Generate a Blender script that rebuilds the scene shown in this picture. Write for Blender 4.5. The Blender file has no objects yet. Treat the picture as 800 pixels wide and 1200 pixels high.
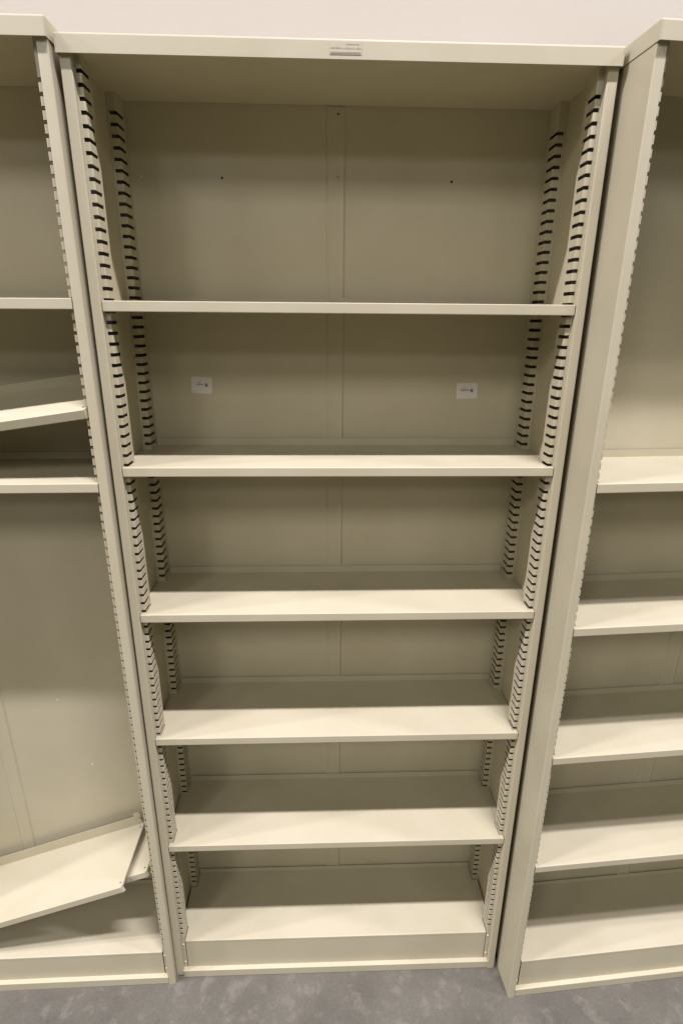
import bpy, bmesh, math, random
from mathutils import Vector, Matrix, Euler
random.seed(4)
S = bpy.context.scene
COL = S.collection

# ------------------------------------------------------------------ materials
def nodes(name):
    m = bpy.data.materials.new(name); m.use_nodes = True
    nt = m.node_tree
    return m, nt, nt.nodes['Principled BSDF']

def link(nt, a, b): nt.links.new(a, b)

def noise(nt, vec, scale, detail=4, rough=.55, dist=0.0):
    n = nt.nodes.new('ShaderNodeTexNoise')
    n.inputs['Scale'].default_value = scale; n.inputs['Detail'].default_value = detail
    n.inputs['Roughness'].default_value = rough; n.inputs['Distortion'].default_value = dist
    link(nt, vec, n.inputs['Vector']); return n.outputs['Fac']

def ramp(nt, fac, stops):
    r = nt.nodes.new('ShaderNodeValToRGB')
    e = r.color_ramp.elements
    while len(e) < len(stops): e.new(.5)
    for el, (p, c) in zip(e, stops):
        el.position = p; el.color = c if len(c) == 4 else (*c, 1)
    link(nt, fac, r.inputs['Fac']); return r.outputs['Color']

def mix(nt, fac, a, b, mode='MIX'):
    n = nt.nodes.new('ShaderNodeMix'); n.data_type = 'RGBA'; n.blend_type = mode
    for sock, v in ((n.inputs[0], fac), (n.inputs[6], a), (n.inputs[7], b)):
        if hasattr(v, 'links'): link(nt, v, sock)
        else: sock.default_value = v if isinstance(v, (int, float)) else (*v, 1)
    return n.outputs[2]

def coords(nt, kind='Object'):
    return nt.nodes.new('ShaderNodeTexCoord').outputs[kind]

def paint(name, col, dark, rough=.42):
    m, nt, b = nodes(name)
    v = coords(nt)
    blotch = noise(nt, v, 5.0, 5, .6)
    c = ramp(nt, blotch, [(.30, dark), (.62, col)])
    # sparse scuffs where things were dragged against the enamel
    mp = nt.nodes.new('ShaderNodeMapping'); mp.inputs['Scale'].default_value = (9, 60, 60)
    link(nt, v, mp.inputs['Vector'])
    sc = ramp(nt, noise(nt, mp.outputs['Vector'], 1.4, 6, .7), [(.70, (0, 0, 0)), (.78, (1, 1, 1))])
    fine = ramp(nt, noise(nt, v, 55, 3), [(.55, (0, 0, 0)), (.75, (1, 1, 1))])
    msk = mix(nt, 1.0, sc, fine, 'MULTIPLY')
    c = mix(nt, mix(nt, 1.0, msk, (.55, .55, .55), 'MULTIPLY'), c, tuple(x * .66 for x in dark))
    link(nt, c, b.inputs['Base Color'])
    r = ramp(nt, noise(nt, v, 12, 4), [(.3, (rough - .05,) * 3), (.7, (rough + .1,) * 3)])
    link(nt, r, b.inputs['Roughness'])
    bp = nt.nodes.new('ShaderNodeBump'); bp.inputs['Strength'].default_value = .06; bp.inputs['Distance'].default_value = .001
    h = noise(nt, v, 420, 2)
    link(nt, h, bp.inputs['Height'])
    bp2 = nt.nodes.new('ShaderNodeBump'); bp2.inputs['Strength'].default_value = .25; bp2.inputs['Distance'].default_value = .004
    link(nt, noise(nt, v, 4.5, 2), bp2.inputs['Height']); link(nt, bp.outputs['Normal'], bp2.inputs['Normal'])
    link(nt, bp2.outputs['Normal'], b.inputs['Normal'])
    return m

def plain(name, col, rough=.6, metal=0):
    m, nt, b = nodes(name)
    v = coords(nt)
    c = ramp(nt, noise(nt, v, 90, 3), [(.3, tuple(x * .9 for x in col)), (.7, col)])
    link(nt, c, b.inputs['Base Color'])
    b.inputs['Roughness'].default_value = rough; b.inputs['Metallic'].default_value = metal
    return m

CREAM = paint('cream_enamel', (.398, .356, .217), (.370, .328, .193))
PAPER = plain('sticker_paper', (.53, .485, .385), .6)
LABEL = plain('label_film', (.405, .362, .228), .35)
INK = plain('printed_ink', (.16, .155, .15), .6)
GREYINK = plain('faded_ink', (.22, .188, .112), .6)
DARK = plain('hole_dark', (.02, .017, .012), .8)
STEEL = plain('chipped_steel', (.60, .55, .42), .4)
INSIDE = plain('slot_shade', (.13, .10, .06), .8)  # dark tone stands in for the shade inside the hollow posts
BOLT = plain('bolt_steel', (.16, .17, .15), .5, .6)

def concrete():
    m, nt, b = nodes('polished_concrete')
    v = coords(nt)
    big = noise(nt, v, 4.5, 7, .68, .1)
    c = ramp(nt, big, [(.32, (.070, .062, .039)), (.5, (.088, .079, .050)), (.70, (.108, .098, .063))])
    pale = ramp(nt, noise(nt, v, 17, 7, .66, .15), [(.53, (0, 0, 0)), (.63, (1, 1, 1))])
    c = mix(nt, mix(nt, 1.0, pale, (.5, .5, .5), 'MULTIPLY'), c, (.158, .142, .096))
    pit = ramp(nt, noise(nt, v, 38, 6, .7), [(.30, (1, 1, 1)), (.42, (0, 0, 0))])
    c = mix(nt, mix(nt, 1.0, pit, (.35, .35, .35), 'MULTIPLY'), c, (.048, .042, .028))
    grit = ramp(nt, noise(nt, v, 150, 5, .7), [(.35, (.80, .80, .80)), (.65, (1.08, 1.08, 1.06))])
    c = mix(nt, .8, c, grit, 'MULTIPLY')
    link(nt, c, b.inputs['Base Color'])
    link(nt, ramp(nt, noise(nt, v, 9, 4), [(.3, (.55,) * 3), (.7, (.72,) * 3)]), b.inputs['Roughness'])
    bp = nt.nodes.new('ShaderNodeBump'); bp.inputs['Strength'].default_value = .15; bp.inputs['Distance'].default_value = .002
    link(nt, noise(nt, v, 60, 6), bp.inputs['Height']); link(nt, bp.outputs['Normal'], b.inputs['Normal'])
    return m

def plaster():
    m, nt, b = nodes('painted_wall')
    v = coords(nt)
    c = ramp(nt, noise(nt, v, 1.6, 4), [(.3, (.362, .327, .236)), (.7, (.38, .343, .249))])
    link(nt, c, b.inputs['Base Color']); b.inputs['Roughness'].default_value = .75
    bp = nt.nodes.new('ShaderNodeBump'); bp.inputs['Strength'].default_value = .11; bp.inputs['Distance'].default_value = .002
    link(nt, noise(nt, v, 120, 4), bp.inputs['Height']); link(nt, bp.outputs['Normal'], b.inputs['Normal'])
    return m

# ------------------------------------------------------------------ mesh helpers
def box(bm, x0, x1, y0, y1, z0, z1, mat=0):
    vs = [bm.verts.new(p) for p in ((x0,y0,z0),(x1,y0,z0),(x1,y1,z0),(x0,y1,z0),(x0,y0,z1),(x1,y0,z1),(x1,y1,z1),(x0,y1,z1))]
    for f in ((0,3,2,1),(4,5,6,7),(0,1,5,4),(1,2,6,5),(2,3,7,6),(3,0,4,7)):
        bm.faces.new([vs[i] for i in f]).material_index = mat

def prism(bm, pts, lo, hi, axis, mat=0):
    """closed 2-D outline extruded along axis: 'z' takes (x,y), 'x' takes (y,z)"""
    def P(a, b, h): return (a, b, h) if axis == 'z' else (h, a, b)
    A = [bm.verts.new(P(a, b, lo)) for a, b in pts]; B = [bm.verts.new(P(a, b, hi)) for a, b in pts]
    n = len(pts)
    fs = [bm.faces.new(A), bm.faces.new(B[::-1])]
    for i in range(n):
        fs.append(bm.faces.new((A[i], B[i], B[(i+1) % n], A[(i+1) % n])))
    for f in fs: f.material_index = mat
    bmesh.ops.recalc_face_normals(bm, faces=fs)

def rounded(path, r, seg=3):
    """round the inner corners of an open polyline"""
    out = [Vector(path[0])]
    for i in range(1, len(path) - 1):
        a, b, c = Vector(path[i-1]), Vector(path[i]), Vector(path[i+1])
        d1, d2 = (a - b), (c - b)
        rr = min(r, d1.length * .45, d2.length * .45)
        d1.normalize(); d2.normalize()
        p, q = b + d1 * rr, b + d2 * rr
        for k in range(seg + 1):
            t = k / seg
            out.append((1-t)**2 * p + 2*t*(1-t) * b + t*t * q)
    out.append(Vector(path[-1])); return out

def sheet(bm, path, t, lo, hi, axis, r=.0022):
    """bent sheet metal: polyline of its outer face, thickness t to the left of travel"""
    p = rounded(path, r); off = []
    for i, v in enumerate(p):
        if i == 0: d = (p[1] - v).normalized(); n = Vector((-d.y, d.x)); off.append(v + n * t); continue
        if i == len(p) - 1: d = (v - p[i-1]).normalized(); n = Vector((-d.y, d.x)); off.append(v + n * t); continue
        d1 = (v - p[i-1]).normalized(); d2 = (p[i+1] - v).normalized()
        n1 = Vector((-d1.y, d1.x)); n2 = Vector((-d2.y, d2.x)); n = (n1 + n2).normalized()
        off.append(v + n * (t / max(.5, n.dot(n1))))
    prism(bm, [tuple(v) for v in p] + [tuple(v) for v in reversed(off)], lo, hi, axis)

def obj(name, bm, mats, parent=None, bevel=0):
    me = bpy.data.meshes.new(name); bm.to_mesh(me); bm.free()
    for m in (mats if isinstance(mats, (list, tuple)) else [mats]): me.materials.append(m)
    o = bpy.data.objects.new(name, me); COL.objects.link(o)
    if parent: o.parent = parent
    if bevel:
        b = o.modifiers.new('soft_edge', 'BEVEL'); b.width = bevel; b.segments = 2; b.limit_method = 'ANGLE'
        b.angle_limit = math.radians(50)
    return o

def empty(name, loc, rz=0):
    o = bpy.data.objects.new(name, None); COL.objects.link(o)
    o.location = loc; o.rotation_euler = (0, 0, rz); return o

def mirror(bm, W):
    for v in bm.verts: v.co.x = W - v.co.x
    bmesh.ops.reverse_faces(bm, faces=bm.faces[:])

# ------------------------------------------------------------------ shelving
W, D, PITCH = .914, .224, .0195
GROUP = 'cream steel shelving units along the wall'

def front_post(z_first, z_last, top):
    bm = bmesh.new()
    box(bm, .0186, .0198, .0130, .0143, .003, top)                # strip of the recessed face beside the flange
    box(bm, .0277, .0290, .0440, .0520, .003, top)                # strip behind the slots
    box(bm, .0020, .0276, .0508, .0520, .003, top)                # closes the hollow post
    slats(bm, z_first, z_last, top, .0198, .0290, .0130, .0440, .0013)
    for q in ((.0017, .0021, .0018, .0500), (.0022, .0272, .0498, .0504), (.0022, .0182, .0145, .0149)):   # dark liner added so the slots read as shaded
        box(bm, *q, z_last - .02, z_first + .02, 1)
    return bm

def rear_post(z_first, z_last, top):
    bm = bmesh.new()
    box(bm, .0101, .0150, .1750, .1763, .003, top)
    box(bm, .0277, .0290, .2130, .2225, .003, top)
    slats(bm, z_first, z_last, top, .0150, .0290, .1750, .2130, .0013)
    for q in ((.0102, .0106, .1766, .2230), (.0107, .0272, .2226, .2232)):  # same dark lining, shade painted behind the rear slots
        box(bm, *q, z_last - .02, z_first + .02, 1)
    return bm

def slats(bm, z_first, z_last, top, x0, x1, y0, y1, t, gap=.0065):
    c = .0016
    L = [(x0, y0), (x1 - c, y0), (x1 - c*.3, y0 + c*.3), (x1, y0 + c), (x1, y1), (x1 - t, y1), (x1 - t, y0 + t), (x0, y0 + t)]
    prism(bm, L, z_first + gap / 2, top, 'z')
    z = z_first
    while z - PITCH > z_last:
        prism(bm, L, z - PITCH + gap / 2, z - gap / 2, 'z'); z -= PITCH
    prism(bm, L, .003, z - gap / 2, 'z')

def side_panel(H):
    bm = bmesh.new()
    sheet(bm, [(.0186, .0143), (.0186, 0), (0, 0), (0, .0910), (.0084, .0910)], -.0015, .0, H - .0202, 'z')   # folded front upright
    box(bm, .0086, .0100, .0522, D + .0012, .003, H - .0204)       # side sheet, set in behind the upright
    return bm

def top_cap(H):
    bm = bmesh.new()
    x0, x1 = -.0018, W + .0018
    # lid with folded fascia, sides turned down over the side panels
    sheet(bm, [(-.008, H - .028), (-.008, H), (D - .001, H)], -.0014, x0 + .0014, x1 - .0014, 'x', .003)
    for xa, xb in ((x0, x0 + .0014), (x1 - .0014, x1)):
        prism(bm, [(-.008, H - .028), (D - .001, H - .028), (D - .001, H - .0006), (-.0062, H - .0006), (-.008, H - .0024)], xa, xb, 'x')
    box(bm, .002, W - .002, .0018, D - .001, H - .0200, H - .0186) # ceiling sheet of the top bay
    return bm

def shelf_mesh(L=W, lip=.019, back=.0165, depth=D, tilt=None, sag=0):
    """shelf spanning x .0205 .. L-.0205, top at z=0"""
    bm = bmesh.new()
    a, b, c = .0205, .0305, .0115
    sheet(bm, [(.0115, -lip), (.001, -lip), (.001, 0), (.0122, 0)], -.0013, a, L - a, 'x', .0016)
    for xa in (a, L - a - .0012):
        box(bm, xa, xa + .0012, .0024, .0121, -lip + .0012, -.0014)
    rear = depth - .004
    out = [(L - b, .0122), (L - b, .0535), (L - c, .0535), (L - c, .1725), (L - b, .1725), (L - b, rear),
           (b, rear), (b, .1725), (c, .1725), (c, .0535), (b, .0535), (b, .0122)]
    prism(bm, out, -.0013, 0, 'z')
    for xa, xb in ((c, c + .0013), (L - c - .0013, L - c)):
        box(bm, xa, xb, .0540, .1720, -lip + .003, -.0014)
    sheet(bm, [(rear + .0001, 0), (rear + .0001, back)], .0013, b, L - b, 'x')
    return bm

def back_sheet(H, seam0):
    bm = bmesh.new()
    box(bm, .0101, W - .0101, D, D + .0012, .003, H - .0016)
    return bm

def screw_spot(x, z, mat, r=.0022):
    bm = bmesh.new()
    n = 10
    prism(bm, [(x + r*math.cos(2*math.pi*k/n), z + r*math.sin(2*math.pi*k/n)) for k in range(n)], 0, .0006, 'z')
    for v in bm.verts: v.co = Vector((v.co.x, D - .0019 - v.co.z, v.co.y)) if abs(x - .454) < .01 else Vector((v.co.x, D - v.co.z, v.co.y))
    bmesh.ops.recalc_face_normals(bm, faces=bm.faces[:])
    return bm

def unit(loc, rz, label, H, shelves, zbase, slot_l, slot_r, rear_l, rear_r):
    u = empty('shelving_unit', loc, rz)
    u['label'] = label; u['category'] = 'shelving unit'; u['group'] = GROUP
    lo = zbase + .017
    for side, zf, zr in ((0, slot_l, rear_l), (1, slot_r, rear_r)):
        bm = side_panel(H)
        if side: mirror(bm, W)
        obj('side_panel', bm, CREAM, u, .0004)
        bm = front_post(zf, lo, H - .0203)
        if side: mirror(bm, W)
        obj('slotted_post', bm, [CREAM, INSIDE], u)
        bm = rear_post(zr, lo, H - .0203)
        if side: mirror(bm, W)
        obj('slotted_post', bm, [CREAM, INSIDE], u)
    bk = obj('back_panel', back_sheet(H, 0), CREAM, u)
    bm = bmesh.new()                                               # centre seam: overlapping hat strip
    xs = [.4335, .4352, .4400, .4600, .4655, .4672, .4700]
    sheet(bm, [(.4298, D - .0003), (.4335, D - .0028), (.4400, D - .0020), (.4590, D - .0020), (.4657, D - .0031), (.4698, D - .0003)], .0002, .06, H - .0222, 'z', .0008)
    obj('seam_strip', bm, CREAM, bk)
    top = obj('top_panel', top_cap(H), CREAM, u, .0006)
    sh = []
    for z in shelves:
        o = obj('shelf', shelf_mesh(), CREAM, u); o.location.z = z; sh.append(o)
    # bottom shelf, its riser and the floor rail
    bm = bmesh.new()
    sheet(bm, [(.0125, zbase - .007), (.0125, zbase), (.0190, zbase)], -.0013, .0308, W - .0308, 'x', .0022)
    a, b = .0308, .0135
    prism(bm, [(a, .0190), (W - a, .0190), (W - a, .0535), (W - b, .0535), (W - b, .1725), (W - a, .1725), (W - a, D - .004), (a, D - .004), (a, .1725), (b, .1725), (b, .0535), (a, .0535)], zbase - .0013, zbase, 'z')
    sheet(bm, [(D - .004, zbase), (D - .004, zbase + .014)], .0013, a, W - a, 'x')
    obj('bottom_shelf', bm, CREAM, u)
    bm = bmesh.new()
    box(bm, .0310, W - .0310, .0129, .0141, .026, zbase - .0020)
    obj('riser_panel', bm, CREAM, u)
    bm = bmesh.new()
    sheet(bm, [(.0030, .001), (.0008, .001), (.0008, .0262), (.0136, .0262), (.0136, .020)], -.0013, .0192, W - .0192, 'x', .0014)
    obj('floor_rail', bm, CREAM, u)
    for sx in (.0244, W - .0244):
        for zz in (zbase - .014, .046):
            bm = bmesh.new()
            bmesh.ops.create_uvsphere(bm, u_segments=10, v_segments=6, radius=.0032)
            for v in bm.verts: v.co = Vector((v.co.x + sx, v.co.y * .5 + .0128, v.co.z + zz))
            obj('rivet', bm, STEEL, u)
    return u, bk, top, sh

def barcode(parent, x0, x1, z0, z1, tilt, hw=0):
    """small white paper sticker with a faded line of print and a dark emblem"""
    bm = bmesh.new(); cx, cz = (x0 + x1) / 2, (z0 + z1) / 2; w, h = (x1 - x0) / 2, (z1 - z0) / 2
    r = .004; pts = []
    for sx, sz, a0 in ((1, 1, 0), (-1, 1, 90), (-1, -1, 180), (1, -1, 270)):
        for k in range(4):
            a = math.radians(a0 + 30 * k); pts.append((sx * (w - r) + r * math.cos(a), sz * (h - r) + r * math.sin(a)))
    def add(pp, d0, d1, m):
        n0 = len(bm.faces); b2 = bmesh.new()
        prism(b2, pp, d0, d1, 'z', m)
        ct, st = math.cos(tilt), math.sin(tilt)
        for v in b2.verts:
            a, b, d = v.co
            v.co = Vector((cx + a*ct - b*st, D - d, cz + a*st + b*ct))
        bmesh.ops.recalc_face_normals(b2, faces=b2.faces[:])
        me = bpy.data.meshes.new('tmp'); b2.to_mesh(me); b2.free(); bm.from_mesh(me); bpy.data.meshes.remove(me)
    add(pts, .0001, .0006, 0)
    q = lambda a, b, c, d: [(a*w, b*h), (c*w, b*h), (c*w, d*h), (a*w, d*h)]
    x = -.55
    while x < .12:                                                # faded, unreadable line of print
        l = random.uniform(.05, .11); add(q(x, -.02, x + l, random.uniform(.14, .24)), .0006, .0008, 1); x += l + .04
    x = -.55
    while x < -.1:
        l = random.uniform(.05, .1); add(q(x, .30, x + l, .42), .0006, .0008, 2); x += l + .06
    add([(.44*w + .17*w*math.cos(k*.7), .02*h + .24*h*math.sin(k*.7)) for k in range(9)], .0006, .0008, 1)
    o = obj('paper_sticker', bm, [PAPER, INK, GREYINK], parent)
    return o

# --- centre unit
H0 = 2.2125
mid, bk, top, _ = unit((0, 0, 0), 0, 'tall cream steel shelving unit with six empty level shelves, standing between the two others', H0,
    [1.8165, 1.5034, 1.1709, .8374, .4977], .131, 2.1687, 2.1487, 2.1588, 2.1390)
barcode(bk, .120, .167, 1.6235, 1.661, math.radians(-2))
barcode(bk, .734, .7835, 1.6135, 1.650, math.radians(2))
for x, z, m in ((.454, 2.178, DARK), (.454, 2.067, GREYINK), (.215, 2.062, DARK), (.692, 2.062, DARK), (.051, 2.062, STEEL)):
    obj('screw', screw_spot(x, z, m, .0026 if abs(x - .454) > .01 else .0022), m, bk)
# printed film label on the fascia: worn line of print over a dark bar
bm = bmesh.new()
box(bm, .4335, .4850, -.0086, -.0081, H0 - .0215, H0 - .0045, 0)
box(bm, .4350, .4835, -.0089, -.0086, H0 - .0202, H0 - .0180, 1)
x = .436
while x < .4825:
    l = random.uniform(.0012, .0034)
    box(bm, x, x + l, -.0088, -.0086, H0 - .0142, H0 - .0142 + random.uniform(.0012, .0026), 1); x += l + random.uniform(.0008, .002)
x = .460
while x < .480:
    l = random.uniform(.002, .004); box(bm, x, x + l, -.0088, -.0086, H0 - .0085, H0 - .0074, 1); x += l + .001
obj('name_label', bm, [LABEL, GREYINK], top)
# bolt at the foot of the left upright
for sx in (.012,):
    bm = bmesh.new(); box(bm, sx - .006, sx + .010, -.004, -.0002, .012, .021)
    obj('foot_bolt', bm, BOLT, mid, .001)

# --- right unit, pulled forward and turned a little
ang_r = math.radians(3.92)
right, rbk, _, _ = unit((.932, -.0767, 0), ang_r, 'shelving unit pulled forward at the right, its plain outer side panel facing the camera', H0 + .0064,
    [1.4893, 1.1698, .8272, .4867], .122, 2.155, 2.155, 2.145, 2.145)
obj('screw', screw_spot(.062, 2.06, STEEL, .0026), STEEL, rbk)

# --- left unit, placed by its right front corner
ang_l = math.radians(.5)
HL = H0 + .0155
LEAN = -.0037
lx, ly = -.0006 - W * math.cos(ang_l), -.0148 - W * math.sin(ang_l)
left, lbk, _, _ = unit((lx, ly, -.0034), ang_l, 'shelving unit at the left with collapsed loose shelves, standing slightly forward of its neighbour', HL,
    [1.8197, 1.4749], .112, 2.150, 2.150, 2.140, 2.140)
obj('screw', screw_spot(W - .236, .578, STEEL, .003), STEEL, lbk)
for x, z in ((W - .30, .80),):
    obj('screw', screw_spot(x, z, STEEL, .003), STEEL, lbk)

left.rotation_euler = (0, LEAN, ang_l)

# ------------------------------------------------------------------ loose shelves inside the left unit
def loose(label, corner, length, slope, pitch, yaw=0, back=.0165, depth=.2, clip=False):
    """corner = right front top corner in the world; the board runs left and down from it"""
    bm = bmesh.new(); lip = .019; t = .0013
    sheet(bm, [(.0115, -lip), (0, -lip), (0, 0), (.0060, 0)], -t, -length + .004, -.004, 'x', .0016)
    prism(bm, [(-length, .0060), (0, .0060), (0, depth), (-length, depth)], -t, 0, 'z')
    for sg, e in ((1, 0), (-1, -length)):                          # mitred ends of the folded front edge
        x0 = e - sg * .004
        vs = [bm.verts.new(p) for p in ((x0, 0, -.0008), (e, .0060, 0), (x0, .0060, 0), (x0, 0, -lip), (e + sg * .0012, .0060, -lip), (e, .0060, -t))]
        for f in ((0, 1, 2), (0, 3, 4, 5), (0, 5, 1)):
            bm.faces.new([vs[i] for i in f])
    sheet(bm, [(depth, 0), (depth, back)], t, -length, -.004, 'x')
    for xa, xb in ((-t, 0), (-length, -length + t)):
        box(bm, xa, xb, .0062, depth - .002, -.006, -t - .0001)
    bmesh.ops.recalc_face_normals(bm, faces=bm.faces[:])
    root = empty('loose_shelf', corner)
    root.rotation_euler = (Matrix.Rotation(yaw, 3, 'Z') @ Matrix.Rotation(slope, 3, 'Y') @ Matrix.Rotation(pitch, 3, 'X')).to_euler()
    root['label'] = label; root['category'] = 'shelf board'; root['group'] = 'loose shelf boards fallen in the left unit'
    pl = obj('shelf_plate', bm, CREAM, root)
    for y in (.015, depth - .014):                                 # punched peg holes near the corners
        b2 = bmesh.new(); r = .0021
        prism(b2, [(-.0085 + r*math.cos(k*.7854), y + r*math.sin(k*.7854)) for k in range(8)], .0001, .0004, 'z')
        obj('peg_hole', b2, DARK, pl)
    b2 = bmesh.new()
    box(b2, -.016, .002, depth - .0030, depth - .0018, back - .004, back + .013)
    obj('hook_tab', b2, CREAM, root, .0004)
    if clip:
        b2 = bmesh.new()
        box(b2, .0005, .0140, .0200, .0212, -.014, .004); box(b2, .0125, .0140, .0213, .0330, -.010, .006); box(b2, .0005, .0120, .0090, .0198, -.0162, -.0150)
        obj('shelf_clip', b2, CREAM, root, .0004)
    return root

loose('tilted loose shelf wedged between two level shelves at upper left', (-.0310, -.0125, 1.6215), .845, -math.radians(8.4), math.radians(13), depth=.195)
loose('large fallen shelf on top, sloping down to the left near the bottom', (-.1080, -.0150, .3800), .72, -math.radians(19.5), math.radians(0), back=.030, depth=.2)
loose('fallen shelf mostly hidden underneath, only its right end showing beside the post', (-.0560, .0250, .3820), .70, -math.radians(19.2), math.radians(-2), back=.0165, depth=.172, clip=True)

# ------------------------------------------------------------------ setting
bm = bmesh.new()
box(bm, -16, 16, -24, 6, -.2, 0)
fl = obj('floor', bm, concrete()); fl['kind'] = 'structure'
bm = bmesh.new()
box(bm, -9, 9, .262, .40, .0015, 6)
wl = obj('wall', bm, plaster()); wl['kind'] = 'structure'

# ------------------------------------------------------------------ light: rows of ceiling fixtures behind and above the viewer, plus added fill lamps
def lamp(x, y, z, power, sx=1.2, sy=.16, col=(1, .975, 1.24)):
    l = bpy.data.lights.new('ceiling_or_fill_lamp', 'AREA'); l.shape = 'RECTANGLE'; l.size = sx; l.size_y = sy
    l.energy = power; l.color = col
    o = bpy.data.objects.new('ceiling_or_fill_lamp', l); COL.objects.link(o); o.location = (x, y, z)
ROW1, ROW2, ROW3_FILL = 485, 160, 120
for x, k1, k2 in ((-8.8, 2.2, 2.0), (-3.7, .85, 1.6), (1.4, 1.1, .75), (6.5, .9, .7)):  # leftmost column is added, to brighten the left-facing side panel
    lamp(x, -1.75, 6.5, ROW1 * k1, sx=1.6)
    lamp(x, -7.0, 6.5, ROW2 * k2, sy=2.4, col=(1, .97, 1.08))
    lamp(x, -12.3, 6.5, ROW3_FILL * (k2 + 1) / 2, sy=2.4, col=(1, .97, 1.08))  # farthest row is added as fill for the back panels

w = bpy.data.worlds.new('World'); S.world = w; w.use_nodes = True
bg = w.node_tree.nodes['Background']
bg.inputs['Color'].default_value = (1, .93, .76, 1); bg.inputs['Strength'].default_value = .085

# ------------------------------------------------------------------ camera
cam = bpy.data.cameras.new('Camera'); co = bpy.data.objects.new('Camera', cam); COL.objects.link(co)
cam.lens = 655.3 / 1200 * 36; cam.sensor_width = 36; cam.clip_start = .02; cam.clip_end = 200
co.location = (.4188, -1.0993, 1.7847); co.rotation_euler = (1.2415, -.0078, -.0339)
S.camera = co
S.view_settings.view_transform = 'Standard'; S.view_settings.look = 'None'
S.view_settings.exposure = 0; S.view_settings.gamma = 1
